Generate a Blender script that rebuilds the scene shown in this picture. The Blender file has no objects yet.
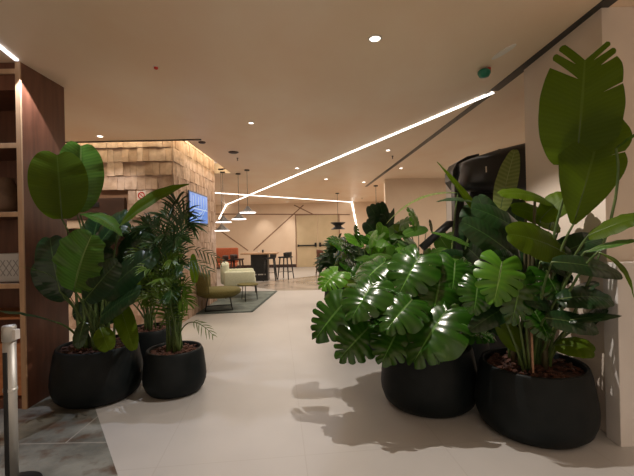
import bpy, bmesh, math, random
from mathutils import Vector, Matrix, noise
S = bpy.context.scene
COL = S.collection
PI = math.pi

# ---------------------------------------------------------------- camera
F, EYE, ROLL, H = 380.0, 1.5, math.radians(-1.2), 3.12
cd = bpy.data.cameras.new('camera'); cam = bpy.data.objects.new('camera', cd); COL.objects.link(cam)
cd.sensor_width = 36.0; cd.lens = F / 634 * 36.0; cd.shift_y = -2 / 634; cd.clip_start = .05
cam.matrix_world = Matrix.Translation((0, 0, EYE)) @ Matrix.Rotation(PI / 2, 4, 'X') @ Matrix.Rotation(ROLL, 4, 'Z')
S.camera = cam

# ---------------------------------------------------------------- world, exposure
w = bpy.data.worlds.new('world'); S.world = w; w.use_nodes = True
bg = w.node_tree.nodes['Background']
bg.inputs[0].default_value = (1.0, .79, .61, 1); bg.inputs[1].default_value = .68
S.view_settings.view_transform = 'Standard'; S.view_settings.look = 'None'
S.view_settings.exposure = 0.0; S.view_settings.gamma = 1.0; S.view_settings.use_curve_mapping = False
S.cycles.use_denoising = True
S.cycles.max_bounces = 8; S.cycles.sample_clamp_indirect = 4.0

WARM = (1.0, .80, .62); NEUT = (1.0, .90, .80)

def area(name, loc, size, power, color=WARM, rot=(0, 0, 0), size_y=None, parent=None, spread=PI):
    l = bpy.data.lights.new(name, 'AREA'); l.energy = power; l.color = color; l.size = size; l.spread = spread
    if size_y: l.shape = 'RECTANGLE'; l.size_y = size_y
    o = bpy.data.objects.new(name, l); COL.objects.link(o); o.location = loc; o.rotation_euler = rot
    if parent: o.parent = parent
    return o

def spot(name, loc, target, power, ang, blend=.3, color=WARM, radius=.02, parent=None):
    l = bpy.data.lights.new(name, 'SPOT'); l.energy = power; l.color = color; l.spot_size = math.radians(ang)
    l.spot_blend = blend; l.shadow_soft_size = radius
    o = bpy.data.objects.new(name, l); COL.objects.link(o); o.location = loc
    d = Vector(target) - Vector(loc); o.rotation_euler = d.to_track_quat('-Z', 'Y').to_euler()
    if parent: o.parent = parent
    return o

# soft area fill for hall, lounge and walkway, added without any fixtures
area('hall_fill', (0.2, 14.2, 3.0), 5.0, 190, (1, .86, .71), size_y=6)
area('hall_fill', (3.6, 8.2, 3.0), 2.4, 60, (1, .85, .68), size_y=3)  # added fill to brighten the wall on the right
area('lounge_fill', (-1.6, 8.6, 3.0), 2.5, 34, (1, .83, .66), size_y=3)
area('walkway_fill', (0.0, 5.6, 3.0), 1.2, 4, (1, .84, .70), size_y=2.4)
area('entrance_fill', (0.4, -1.2, 3.0), 3.0, 72, (1, .82, .66), size_y=2.4, spread=2.0)  # added fill behind the camera, bounces off the floor onto the ceiling
area('entrance_fill', (4.9, 0.6, 3.0), 2.4, 32, (1, .82, .66), size_y=3, spread=2.2)  # added fill out of view on the right, for more ceiling bounce
area('side_hall_fill', (-5.2, 5.0, 3.0), 2.0, 50, (1, .80, .62), size_y=1.6, spread=2.2)  # added fill over unseen floor at left, lifts the ceiling by bounce
area('side_hall_fill', (-5.6, 13.0, 3.0), 2.4, 75, (1, .82, .66), size_y=5)  # added fill, far left, same purpose

# ---------------------------------------------------------------- placing helpers
def ray(x, y):
    u = (x - 317) / F; v = -(y - 236) / F
    return (u * math.cos(ROLL) - v * math.sin(ROLL), 1.0, u * math.sin(ROLL) + v * math.cos(ROLL))
def Q(x, y, Y):
    d = ray(x, y); return Vector((d[0] * Y, Y, EYE + d[2] * Y))
def G(x, y, z=0.0):
    d = ray(x, y); Y = (z - EYE) / d[2]; return Vector((d[0] * Y, Y, z))

# ---------------------------------------------------------------- materials
def mat(name, col, rough=.5, metal=0, emit=None, es=0, coat=0, spec=.5):
    m = bpy.data.materials.new(name); m.use_nodes = True
    p = m.node_tree.nodes['Principled BSDF']
    p.inputs['Base Color'].default_value = (*col, 1); p.inputs['Roughness'].default_value = rough
    p.inputs['Metallic'].default_value = metal; p.inputs['Coat Weight'].default_value = coat
    p.inputs['Specular IOR Level'].default_value = spec
    if emit: p.inputs['Emission Color'].default_value = (*emit, 1); p.inputs['Emission Strength'].default_value = es
    return m
def N(m, t, **kw):
    n = m.node_tree.nodes.new(t)
    for k, v in kw.items(): setattr(n, k, v)
    return n
def L(m, a, b): m.node_tree.links.new(a, b)
def ramp(m, fac, stops):
    r = N(m, 'ShaderNodeValToRGB'); e = r.color_ramp.elements
    while len(e) < len(stops): e.new(.5)
    for k, (p, c) in zip(e, stops): k.position = p; k.color = (*c, 1)
    L(m, fac, r.inputs[0]); return r
def noisy(name, c1, c2, scale, rough=.5, bump=0.0, bscale=None, detail=6, stretch=(1, 1, 1), lo=.35, hi=.65, spec=.5, metal=0, coat=0):
    m = mat(name, c1, rough, metal=metal, spec=spec, coat=coat); p = m.node_tree.nodes['Principled BSDF']
    tc = N(m, 'ShaderNodeTexCoord'); mp = N(m, 'ShaderNodeMapping'); mp.inputs['Scale'].default_value = stretch
    L(m, tc.outputs['Object'], mp.inputs[0])
    n = N(m, 'ShaderNodeTexNoise'); n.inputs['Scale'].default_value = scale; n.inputs['Detail'].default_value = detail
    L(m, mp.outputs[0], n.inputs['Vector'])
    r = ramp(m, n.outputs[0], [(lo, c1), (hi, c2)]); L(m, r.outputs[0], p.inputs['Base Color'])
    if bump:
        n2 = N(m, 'ShaderNodeTexNoise'); n2.inputs['Scale'].default_value = bscale or scale * 4; n2.inputs['Detail'].default_value = 8
        L(m, mp.outputs[0], n2.inputs['Vector'])
        b = N(m, 'ShaderNodeBump'); b.inputs['Strength'].default_value = bump; b.inputs['Distance'].default_value = .02
        L(m, n2.outputs[0], b.inputs['Height']); L(m, b.outputs[0], p.inputs['Normal'])
    return m

M = {}
M['ceiling'] = noisy('ceiling_plaster', (.86, .64, .45), (.92, .76, .59), 1.1, .42, .05, 3, stretch=(1, .6, 1), lo=.3, hi=.7)
M['wall'] = noisy('beige_plaster', (.72, .57, .43), (.79, .64, .49), 1.1, .6, .05, 8)
M['wallgrey'] = noisy('taupe_plaster', (.68, .585, .50), (.75, .65, .56), 1.6, .6, .05, 8)
M['joint'] = mat('brown_joint', (.26, .145, .085), .5)
M['skirt'] = mat('dark_skirting', (.045, .02, .015), .5)
M['door'] = noisy('door_panel', (.50, .40, .25), (.56, .45, .29), 2, .5)
M['black'] = noisy('black_plastic', (.010, .011, .012), (.02, .021, .022), 6, .38)
M['pot'] = noisy('pot_black', (.004, .007, .008), (.008, .011, .012), 9, .55, .05, 60, spec=.2)
M['track'] = mat('black_track', (.012, .012, .012), .35)
M['led'] = mat('led_diffuser', (1, 1, 1), .5, emit=(1, .93, .84), es=5.0)
M['ledcool'] = mat('led_cool', (1, 1, 1), .5, emit=(.85, .88, 1), es=3.0)
M['lamp'] = mat('lamp_glow', (1, 1, 1), .5, emit=(1, .93, .86), es=9)
M['ring'] = mat('lamp_ring', (.75, .68, .6), .35)
M['wood_dark'] = noisy('walnut', (.105, .038, .020), (.16, .060, .032), 3, .42, stretch=(6, 6, .6), coat=.1)
M['wood_light'] = noisy('oak_edge', (.42, .26, .15), (.50, .32, .19), 3, .5, stretch=(6, 6, .8))
M['wood_or'] = noisy('orange_wood', (.45, .17, .06), (.58, .24, .10), 4, .45, stretch=(1, 6, 6))
M['metal'] = noisy('brushed_steel', (.50, .50, .48), (.58, .58, .56), 20, .5, metal=.7, stretch=(1, 1, .05))
M['blackmetal'] = mat('black_metal', (.012, .012, .012), .4, metal=.3)
M['white'] = noisy('white_paint', (.66, .63, .61), (.70, .67, .65), 3, .5)
M['olive'] = noisy('olive_fabric', (.11, .095, .022), (.15, .13, .035), 40, .85, .1)
M['sage'] = noisy('sage_fabric', (.60, .62, .46), (.67, .69, .53), 30, .85, .1)
M['orange'] = noisy('orange_fabric', (.36, .09, .035), (.45, .12, .05), 20, .8)
M['rug'] = noisy('rug_weave', (.10, .125, .115), (.20, .23, .21), 3.2, .95, .2, 150)
M['rugedge'] = mat('rug_border', (.06, .08, .075), .95)
M['soil'] = noisy('bark_soil', (.018, .007, .005), (.06, .022, .014), 40, .9, .6, 60)
M['chip'] = noisy('bark_chip', (.05, .018, .011), (.10, .038, .022), 30, .85)
M['red'] = mat('red_plastic', (.55, .03, .015), .4)
M['green'] = mat('green_plastic', (.01, .19, .12), .35)
M['pale'] = mat('pale_glare', (.90, .86, .82), .35)  # pale colour imitates a glass reflection on the ceiling
M['signwhite'] = mat('sign_white', (.75, .68, .6), .4)
M['box'] = mat('box_white', (.55, .55, .55), .6)
M['boxline'] = mat('box_grey', (.30, .30, .31), .6)
M['bowl'] = noisy('brown_clay', (.10, .055, .03), (.17, .10, .06), 8, .6)
M['bluescreen'] = mat('blue_panel', (.03, .16, .55), .35, emit=(.05, .24, .85), es=.45)
M['blueline'] = mat('pale_blue_line', (.4, .6, .9), .35, emit=(.35, .6, 1), es=.4)
M['bluedark'] = mat('navy_frame', (.02, .04, .12), .4)
M['hatch'] = noisy('dark_hatch', (.045, .022, .015), (.07, .035, .024), 3, .5)
M['ledge'] = noisy('stone_ledge', (.62, .50, .38), (.70, .57, .44), 6, .4)
M['shade'] = mat('smoked_shade', (.06, .055, .055), .3)
M['shadewhite'] = mat('pendant_glow', (1, 1, 1), .5, emit=(1, .95, .9), es=2.4)
M['woodpost'] = noisy('terracotta_stem', (.34, .19, .12), (.45, .27, .17), 20, .7)

def floor_mat():
    m = noisy('microcement', (.435, .425, .415), (.485, .475, .465), 1.4, .34, .02, 5, lo=.3, hi=.7)
    p = m.node_tree.nodes['Principled BSDF']
    src = p.inputs['Base Color'].links[0].from_socket
    tc = N(m, 'ShaderNodeTexCoord'); mp = N(m, 'ShaderNodeMapping'); mp.inputs['Location'].default_value = (-.16, -.2, 0)
    mp.inputs['Rotation'].default_value = (0, 0, math.radians(-6))
    L(m, tc.outputs['Object'], mp.inputs[0])
    b = N(m, 'ShaderNodeTexBrick'); b.offset = 0; b.inputs['Scale'].default_value = 1
    b.inputs['Brick Width'].default_value = .98; b.inputs['Row Height'].default_value = 2.4
    b.inputs['Mortar Size'].default_value = .004; b.inputs['Mortar Smooth'].default_value = .2
    b.inputs['Color1'].default_value = b.inputs['Color2'].default_value = (1, 1, 1, 1); b.inputs['Mortar'].default_value = (.90, .89, .88, 1)
    L(m, mp.outputs[0], b.inputs['Vector'])
    mx = N(m, 'ShaderNodeMix', data_type='RGBA', blend_type='MULTIPLY'); mx.inputs[0].default_value = 1
    L(m, src, mx.inputs[6]); L(m, b.outputs[0], mx.inputs[7]); L(m, mx.outputs[2], p.inputs['Base Color'])
    return m
M['floor'] = floor_mat()
def slate_mat():
    m = noisy('slate_tile', (.10, .105, .095), (.25, .26, .24), 2.6, .42, .25, 14, detail=10, lo=.36, hi=.62)
    p = m.node_tree.nodes['Principled BSDF']; src = p.inputs['Base Color'].links[0].from_socket
    tc = N(m, 'ShaderNodeTexCoord')
    n = N(m, 'ShaderNodeTexNoise'); n.inputs['Scale'].default_value = 5; n.inputs['Detail'].default_value = 7
    L(m, tc.outputs['Object'], n.inputs['Vector'])
    r = ramp(m, n.outputs[0], [(.52, (0, 0, 0)), (.66, (1, 1, 1))])
    mx = N(m, 'ShaderNodeMix', data_type='RGBA'); L(m, r.outputs[0], mx.inputs[0]); L(m, src, mx.inputs[6]); mx.inputs[7].default_value = (.10, .065, .045, 1)
    mp = N(m, 'ShaderNodeMapping'); mp.inputs['Location'].default_value = (1.9, -2.22, 0)
    L(m, tc.outputs['Object'], mp.inputs[0])
    b = N(m, 'ShaderNodeTexBrick'); b.offset = .5; b.inputs['Scale'].default_value = 1
    b.inputs['Brick Width'].default_value = 1.2; b.inputs['Row Height'].default_value = .6
    b.inputs['Mortar Size'].default_value = .006; b.inputs['Mortar Smooth'].default_value = .1
    L(m, mp.outputs[0], b.inputs['Vector'])
    m2 = N(m, 'ShaderNodeMix', data_type='RGBA'); L(m, b.outputs['Fac'], m2.inputs[0]); L(m, mx.outputs[2], m2.inputs[6]); m2.inputs[7].default_value = (.30, .29, .27, 1)
    L(m, m2.outputs[2], p.inputs['Base Color'])
    return m
M['slate'] = slate_mat()
M['terrazzo'] = noisy('brown_terrazzo', (.22, .195, .165), (.38, .34, .30), 1.4, .22, 0, detail=9)
def tile_mat():
    m = mat('split_terracotta', (.4, .25, .15), .8); p = m.node_tree.nodes['Principled BSDF']
    g = N(m, 'ShaderNodeNewGeometry')
    r = ramp(m, g.outputs['Random Per Island'], [(0, (.46, .31, .22)), (.35, (.56, .40, .30)), (.7, (.64, .48, .38)), (1, (.52, .38, .30))])
    tc = N(m, 'ShaderNodeTexCoord'); n = N(m, 'ShaderNodeTexNoise'); n.inputs['Scale'].default_value = 9; n.inputs['Detail'].default_value = 8
    L(m, tc.outputs['Object'], n.inputs['Vector'])
    r2 = ramp(m, n.outputs[0], [(.3, (.66, .62, .58)), (.7, (1, 1, 1))])
    mx = N(m, 'ShaderNodeMix', data_type='RGBA', blend_type='MULTIPLY'); mx.inputs[0].default_value = 1
    L(m, r.outputs[0], mx.inputs[6]); L(m, r2.outputs[0], mx.inputs[7]); L(m, mx.outputs[2], p.inputs['Base Color'])
    b = N(m, 'ShaderNodeBump'); b.inputs['Strength'].default_value = .5; b.inputs['Distance'].default_value = .02
    L(m, n.outputs[0], b.inputs['Height']); L(m, b.outputs[0], p.inputs['Normal'])
    return m
M['tile'] = tile_mat()

def leaf_mat(name, c_dark, c_light, rib, trans=.25, rough=.34, freq=16, veins=.35, bmp=.14, spec=.5):
    m = mat(name, c_dark, rough, spec=spec); nt = m.node_tree; p = nt.nodes['Principled BSDF']; out = nt.nodes['Material Output']
    uv = N(m, 'ShaderNodeUVMap'); sp = N(m, 'ShaderNodeSeparateXYZ'); L(m, uv.outputs[0], sp.inputs[0])
    a = N(m, 'ShaderNodeMath', operation='ABSOLUTE'); L(m, sp.outputs[1], a.inputs[0])
    k = N(m, 'ShaderNodeMath', operation='MULTIPLY'); k.inputs[1].default_value = freq * 6.283; L(m, sp.outputs[0], k.inputs[0])
    s = N(m, 'ShaderNodeMath', operation='SINE'); L(m, k.outputs[0], s.inputs[0])
    pw = N(m, 'ShaderNodeMath', operation='MULTIPLY_ADD'); pw.inputs[1].default_value = veins * .5; pw.inputs[2].default_value = veins * .5; L(m, s.outputs[0], pw.inputs[0])
    mx = N(m, 'ShaderNodeMix', data_type='RGBA'); L(m, pw.outputs[0], mx.inputs[0])
    mx.inputs[6].default_value = (*c_dark, 1); mx.inputs[7].default_value = (*c_light, 1)
    rr = ramp(m, a.outputs[0], [(0.018, (1, 1, 1)), (.05, (0, 0, 0))])
    m2 = N(m, 'ShaderNodeMix', data_type='RGBA'); L(m, rr.outputs[0], m2.inputs[0]); L(m, mx.outputs[2], m2.inputs[6]); m2.inputs[7].default_value = (*rib, 1)
    L(m, m2.outputs[2], p.inputs['Base Color'])
    b = N(m, 'ShaderNodeBump'); b.inputs['Strength'].default_value = bmp; b.inputs['Distance'].default_value = .003 if bmp < .3 else .012
    L(m, s.outputs[0], b.inputs['Height']); L(m, b.outputs[0], p.inputs['Normal'])
    t = N(m, 'ShaderNodeBsdfTranslucent'); L(m, m2.outputs[2], t.inputs[0])
    ms = N(m, 'ShaderNodeMixShader'); ms.inputs[0].default_value = trans
    L(m, p.outputs[0], ms.inputs[1]); L(m, t.outputs[0], ms.inputs[2]); L(m, ms.outputs[0], out.inputs[0])
    return m
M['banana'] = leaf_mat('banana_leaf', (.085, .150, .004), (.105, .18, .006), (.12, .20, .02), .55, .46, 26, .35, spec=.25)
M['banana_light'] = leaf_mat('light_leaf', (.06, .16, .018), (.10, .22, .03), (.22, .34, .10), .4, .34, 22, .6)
M['pale_leaf'] = leaf_mat('pale_striped_leaf', (.16, .22, .05), (.26, .32, .10), (.35, .42, .16), .5, .36, 16, .8)
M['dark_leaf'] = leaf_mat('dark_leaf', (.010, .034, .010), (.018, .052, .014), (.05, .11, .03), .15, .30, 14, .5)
M['monstera'] = leaf_mat('monstera_leaf', (.017, .070, .005), (.045, .14, .012), (.12, .30, .05), .22, .24, 9, .35, .25, .6)
M['monstera_young'] = leaf_mat('young_monstera_leaf', (.075, .22, .015), (.13, .30, .025), (.25, .42, .10), .35, .3, 9, .4, .25)
M['palm'] = leaf_mat('palm_leaf', (.022, .062, .014), (.034, .085, .02), (.05, .12, .03), .25, .36, 1, .0)
M['palm_young'] = leaf_mat('young_palm_leaf', (.085, .16, .015), (.11, .20, .02), (.11, .20, .03), .4, .36, 1, .0)
M['stalk'] = noisy('green_stalk', (.05, .10, .02), (.10, .15, .04), 12, .5)
M['stalkdark'] = noisy('brown_stalk', (.05, .05, .02), (.09, .07, .03), 12, .6)

# ---------------------------------------------------------------- object helpers
def link(name, me, m=None, parent=None, loc=(0, 0, 0), smooth=False):
    o = bpy.data.objects.new(name, me); COL.objects.link(o)
    if m: me.materials.append(m) if not isinstance(m, (list, tuple)) else [me.materials.append(k) for k in m]
    o.location = loc
    if parent: o.parent = parent
    if smooth:
        for p in me.polygons: p.use_smooth = True
    return o
def obj(name, bm, m, parent=None, loc=(0, 0, 0), smooth=False):
    me = bpy.data.meshes.new(name); bmesh.ops.recalc_face_normals(bm, faces=bm.faces[:])
    bm.to_mesh(me); bm.free(); return link(name, me, m, parent, loc, smooth)
def empty(name, loc, label, cat, group=None, rz=0):
    o = bpy.data.objects.new(name, None); COL.objects.link(o); o.location = loc; o.rotation_euler = (0, 0, rz)
    o.empty_display_size = .1; return tag(o, label, cat, group)
def tag(o, label, cat, group=None):
    o['label'] = label; o['category'] = cat
    if group: o['group'] = group
    return o
def struct(o): o['kind'] = 'structure'; return o
def box(bm, x0, x1, y0, y1, z0, z1, bev=0, seg=2, mi=0, rot=None):
    r = bmesh.ops.create_cube(bm, size=1); vs = r['verts']
    mt = Matrix.Translation(((x0 + x1) / 2, (y0 + y1) / 2, (z0 + z1) / 2)) @ Matrix.Diagonal((x1 - x0, y1 - y0, z1 - z0, 1))
    bmesh.ops.transform(bm, matrix=mt, verts=vs)
    fs = {f for v in vs for f in v.link_faces}
    if bev:
        es = list({e for v in vs for e in v.link_edges})
        rr = bmesh.ops.bevel(bm, geom=es, offset=bev, segments=seg, affect='EDGES', profile=.5)
        fs = set(rr['faces']) | {f for f in fs if f.is_valid}
        vs = list({v for f in fs for v in f.verts})
    if rot is not None: bmesh.ops.transform(bm, matrix=rot, verts=vs)
    for f in fs: f.material_index = mi
    return vs
def lathe(bm, prof, n=48, c=(0, 0, 0), mi=0, cap=False):
    rings = []
    for r, z in prof:
        rings.append([bm.verts.new((c[0] + r * math.cos(2 * PI * i / n), c[1] + r * math.sin(2 * PI * i / n), c[2] + z)) for i in range(n)])
    for a, b in zip(rings, rings[1:]):
        for i in range(n):
            f = bm.faces.new((a[i], a[(i + 1) % n], b[(i + 1) % n], b[i])); f.material_index = mi
    if cap:
        f = bm.faces.new(rings[0][::-1]); f.material_index = mi; f = bm.faces.new(rings[-1]); f.material_index = mi
def tube(bm, pts, r, n=8, mi=0):
    pts = [Vector(p) for p in pts]; rs = r if isinstance(r, (list, tuple)) else [r] * len(pts)
    rings = []; up = Vector((0, 0, 1))
    for i, p in enumerate(pts):
        t = (pts[min(i + 1, len(pts) - 1)] - pts[max(i - 1, 0)]).normalized()
        a = t.cross(up if abs(t.dot(up)) < .95 else Vector((1, 0, 0))).normalized(); b = t.cross(a)
        rings.append([bm.verts.new(p + (a * math.cos(2 * PI * k / n) + b * math.sin(2 * PI * k / n)) * rs[i]) for k in range(n)])
    for A, B in zip(rings, rings[1:]):
        for k in range(n):
            f = bm.faces.new((A[k], A[(k + 1) % n], B[(k + 1) % n], B[k])); f.material_index = mi; f.smooth = True
    f = bm.faces.new(rings[0][::-1]); f.material_index = mi; f = bm.faces.new(rings[-1]); f.material_index = mi
def bez(a, b, c, n):
    a, b, c = Vector(a), Vector(b), Vector(c)
    return [a * (1 - t) ** 2 + b * 2 * t * (1 - t) + c * t * t for t in [i / n for i in range(n + 1)]]
def nb(): return bmesh.new()
def poly(bm, pts, z0, z1):
    a = [bm.verts.new((p[0], p[1], z0)) for p in pts]; b = [bm.verts.new((p[0], p[1], z1)) for p in pts]
    bm.faces.new(a[::-1]); bm.faces.new(b)
    for i in range(len(pts)): j = (i + 1) % len(pts); bm.faces.new((a[i], a[j], b[j], b[i]))

# ================================================================ SETTING
bm = nb(); box(bm, -8, 8, -3.5, 19, -.1, 0); struct(obj('floor', bm, M['floor']))
bm = nb(); d = Vector((.71, -.97)); p0 = Vector((-2.01, 3.39))
a, b = p0 + d * 3.6, p0 - d * .95
poly(bm, [(-7.5, -3.4), (a.x + .0, -3.4), (a.x, a.y), (b.x, b.y), (-7.5, b.y)], -.02, .003); struct(obj('floor_slate', bm, M['slate']))
bm = nb(); poly(bm, [(-1.2, 10.62), (5.9, 10.3), (5.9, 10.9), (2.0, 10.95), (2.05, 15.2), (.6, 15.0), (-2.5, 12.1), (-1.2, 10.7)], -.02, .003); struct(obj('floor_terrazzo', bm, M['terrazzo']))

# ceiling: a slab with the cove slot round the tiled kiosk
bm = nb()
box(bm, -8, 8, -3.5, 6.22, H, H + .25)
box(bm, -2.12, 8, 6.22, 19, H, H + .25)
box(bm, -8, -2.12, 9.5, 19, H, H + .25)
box(bm, -8, -2.12, 6.22, 9.5, H + .45, H + .6)
struct(obj('ceiling', bm, M['ceiling']))
bm = nb(); box(bm, -8, -1.86, 6.19, 6.225, H - .015, H + .2); struct(obj('trim_1', bm, M['skirt']))

# back wall with joints, skirting and double door
YB = 18.55
bm = nb(); box(bm, -8, 3.35, YB, YB + .2, 0, H); struct(obj('wall_back', bm, M['wall']))
def bar_on(bm, p, q, wd, y0, dp=.02):
    p, q = Vector((p.x, 0, p.z)), Vector((q.x, 0, q.z)); t = (q - p).normalized(); s = Vector((-t.z, 0, t.x)) * wd / 2
    v = [(p + s), (q + s), (q - s), (p - s)]
    A = [bm.verts.new((k.x, y0, k.z)) for k in v]; B = [bm.verts.new((k.x, y0 - dp, k.z)) for k in v]
    bm.faces.new(A); bm.faces.new(B[::-1])
    for i in range(4): j = (i + 1) % 4; bm.faces.new((A[i], B[i], B[j], A[j]))
bm = nb()
for p, q in [((200, 214), (350, 214.6)), ((208, 222), (248, 250.5)), ((253.5, 250.5), (303.5, 205)), ((294, 205), (313, 214.3))]:
    bar_on(bm, Q(*p, YB), Q(*q, YB), .05, YB, .012)
struct(obj('trim_2', bm, M['joint']))
bm = nb(); x1 = Q(296.5, 240, YB).x; box(bm, -8, x1, YB - .02, YB, 0, .15); struct(obj('baseboard_back', bm, M['skirt']))
x2 = Q(339, 240, YB).x; zt = 2.52
dr = struct(bpy.data.objects.new('door_1', None)); COL.objects.link(dr); dr.location = ((x1 + x2) / 2, YB - .01, 0)
wd = (x2 - x1) / 2
for s in (-1, 1):
    bm = nb(); box(bm, min(0.01 * s, s * wd * .985), max(.01 * s, s * wd * .985), -.02, .01, .01, zt, .004); obj('door_leaf', bm, M['door'], dr)
    bm = nb(); box(bm, min(.12 * s, s * wd * .93), max(.12 * s, s * wd * .93), -.10, -.06, 1.02, 1.08, .01)
    box(bm, min(.06 * s, .16 * s), max(.06 * s, .16 * s), -.10, -.02, .98, 1.18, .01); box(bm, min(s * wd * .88, s * wd * .95), max(s * wd * .88, s * wd * .95), -.09, -.02, 1.0, 1.1, .01)
    obj('push_bar', bm, M['blackmetal'], dr)
bm = nb(); box(bm, -wd - .04, -wd + .0, -.03, .01, 0, zt + .04); box(bm, wd, wd + .04, -.03, .01, 0, zt + .04); box(bm, -wd, wd, -.03, .01, zt, zt + .04)
obj('door_frame', bm, M['joint'], dr)

bm = nb(); box(bm, 3.35, 3.55, 11.3, 18.75, 0, H); struct(obj('wall_right', bm, M['wall']))
bm = nb(); box(bm, 2.02, 8, 11.1, 11.3, 0, H); struct(obj('wall_front_panel', bm, M['wall']))
bm = nb(); box(bm, 7.0, 7.2, -3.5, 11.1, 0, H); struct(obj('wall_far_right', bm, M['wallgrey']))
bm = nb(); box(bm, -7.6, -7.4, -3.5, 18.75, 0, H); struct(obj('wall_left', bm, M['wall']))
# column on the right
bm = nb(); box(bm, 2.10, 3.1, 2.76, 3.80, 0, H, .004); struct(obj('wall_column', bm, M['wallgrey']))
bm = nb(); box(bm, 3.1, 7.0, 2.9, 3.05, 0, H); struct(obj('wall_right_near', bm, M['wallgrey']))
# pale strip where the far panel wall ends behind the machine
p = Q(446, 200, 11.1); q = Q(452, 200, 11.1)
bm = nb(); box(bm, p.x, q.x, 11.06, 11.1, 0, H, .005); struct(obj('trim_3', bm, M['white']))

# kiosk block with split tiles (front face y=6.5, side face x=-2.45)
KX, KY, KE = -2.45, 6.5, 9.15
KT = H + .44
bm = nb(); hx0, hx1, hz0, hz1 = -4.9, -3.26, 1.02, 2.22
box(bm, -7.4, KX - .03, KY + .75, KE - .02, 0, KT)
box(bm, -7.4, hx0, KY + .03, KY + .75, 0, KT); box(bm, hx1, KX - .03, KY + .03, KY + .75, 0, KT)
box(bm, hx0, hx1, KY + .03, KY + .75, hz1, KT); box(bm, hx0, hx1, KY + .03, KY + .75, 0, hz0)
struct(obj('wall_kiosk', bm, M['joint']))
random.seed(3)
bm = nb(); rh = .238
def tiles(axis, a0, a1, skip=None):
    z = -.02; k = 0
    while z < KT:
        x = a0; 
        while x < a1 - .01:
            wv = random.uniform(.09, .15); e = min(x + wv, a1)
            if a1 - e < .06: e = a1
            if not (skip and skip(x, e, z, z + rh)):
                t0 = random.uniform(.012, .022); t1 = t0 + random.uniform(.004, .020) * (1 if axis == 'f' else .35)
                zz = min(z + rh - .003, KT); lift = random.uniform(-.008, .006)
                pts = []
                for (u, zv, t) in ((x + .002, z + lift, t1), (e - .002, z + lift + random.uniform(-.005, .005), t1 + random.uniform(-.006, .006)), (e - .002, zz, t0), (x + .002, zz, t0)):
                    for dd in (-.04, t):
                        zv_ = max(zv, 0.0)
                        pts.append((u, KY - dd + .0, zv_) if axis == 'f' else (KX + dd, u, zv_))
                v = [bm.verts.new(p) for p in pts]
                for f in ((1, 3, 5, 7), (0, 1, 7, 6), (2, 4, 5, 3), (0, 2, 3, 1), (6, 7, 5, 4)):
                    bm.faces.new([v[i] for i in f])
            x = e
        z += rh; k += 1
tiles('f', -7.35, KX + .0, lambda x, e, z, zz: e > hx0 + .03 and x < hx1 - .03 and zz > hz0 + .05 and z < hz1 - .05)
tiles('s', KY - .0, KE)
struct(obj('wall_tiled', bm, M['tile']))
# hatch interior
h = empty('service_hatch', ((hx0 + hx1) / 2, KY, hz0), 'dark brown service hatch with pale ledge in the tiled kiosk wall', 'hatch')
hw = (hx1 - hx0) / 2
bm = nb(); box(bm, -hw, hw, -.06, .5, .84, 1.2, .005); obj('shutter_box', bm, M['hatch'], h)
bm = nb(); box(bm, hw - .75, hw - .42, -.075, -.055, 1.05, 1.13, .004); obj('slot', bm, M['black'], h)
bm = nb(); box(bm, -hw, hw, -.03, .5, .70, .835, .004); obj('lintel', bm, M['ledge'], h)
bm = nb(); box(bm, -hw, hw, -.12, .6, 0, .05, .004); obj('counter', bm, M['ledge'], h)
bm = nb(); box(bm, -hw, hw, .64, .70, .05, .70); obj('back_panel', bm, M['hatch'], h)
# cove light above kiosk
area('cove_light', (-4.4, 6.34, H + .40), .12, 40, (1, .86, .56), size_y=4.6, rot=(0, 0, PI / 2))
area('cove_light', (-2.27, 7.9, H + .40), .12, 18, (1, .89, .60), size_y=2.6)
# low white partition at the kiosk end
bm = nb(); box(bm, -2.95, -2.56, 9.2, 9.35, 0, 1.12, .01); struct(obj('wall_low', bm, M['white']))

# ---------------------------------------------------------------- ceiling fittings
def strip(name, pts, wd, m, label, cat, drop=.012, group=None, vert=False):
    bm = nb()
    for a, b in zip(pts, pts[1:]):
        a, b = Vector(a), Vector(b); t = (b - a).normalized(); up = Vector((0, 0, 1)) if abs(t.z) < .7 else Vector((0, 1, 0))
        s = t.cross(up).normalized() * wd / 2; n_ = s.cross(t).normalized() * drop
        if n_.z > 0 or (abs(t.z) >= .7 and n_.y > 0): n_ = -n_
        A = [bm.verts.new(k) for k in (a + s, b + s, b - s, a - s)]; B = [bm.verts.new(k + n_) for k in (a + s, b + s, b - s, a - s)]
        bm.faces.new(A); bm.faces.new(B[::-1])
        for i in range(4): j = (i + 1) % 4; bm.faces.new((A[i], B[i], B[j], A[j]))
    return tag(obj(name, bm, m), label, cat, group)
a0 = G(493, 92, H); a1 = G(226, 204.6, H); a1 = Vector((a1.x, YB - .01, H)); a2 = Q(219, 219, YB - .01)
strip('led_strip', [a0, a1, a2], .042, M['led'], 'long white light line running diagonally over the ceiling from the black track', 'light strip')
b0 = G(180, 190.3, H); b1 = G(351, 202.9, H); b1 = Vector((b1.x, YB - .01, H)); b2 = Q(360, 243, YB - .01)
strip('led_strip', [b0 + Vector((0, 0, -.002)), b1, b2], .052, M['led'], 'white light line crossing the far ceiling and bending down beside the door', 'light strip')
strip('led_strip', [Vector((-2.42, 2.4, H)), Vector((-2.63, 3.37, H))], .028, M['ledcool'], 'short cool light line in the ceiling ending at the shelf cabinet', 'light strip')
t0, t1, t2, t3 = G(610, 0, H), G(494, 90.5, H), G(492, 92.0, H), G(366, 186.5, H)
dirn = (t0 - t1).normalized()
strip('lighting_track', [t0 + dirn * 3, t1], .105, M['track'], 'wide black recessed track in the ceiling above the big leaves', 'track', drop=.006)
strip('lighting_track', [t2, t3], .085, M['track'], 'thin black slot running away to the far wall panel', 'track', drop=.006)

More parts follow.
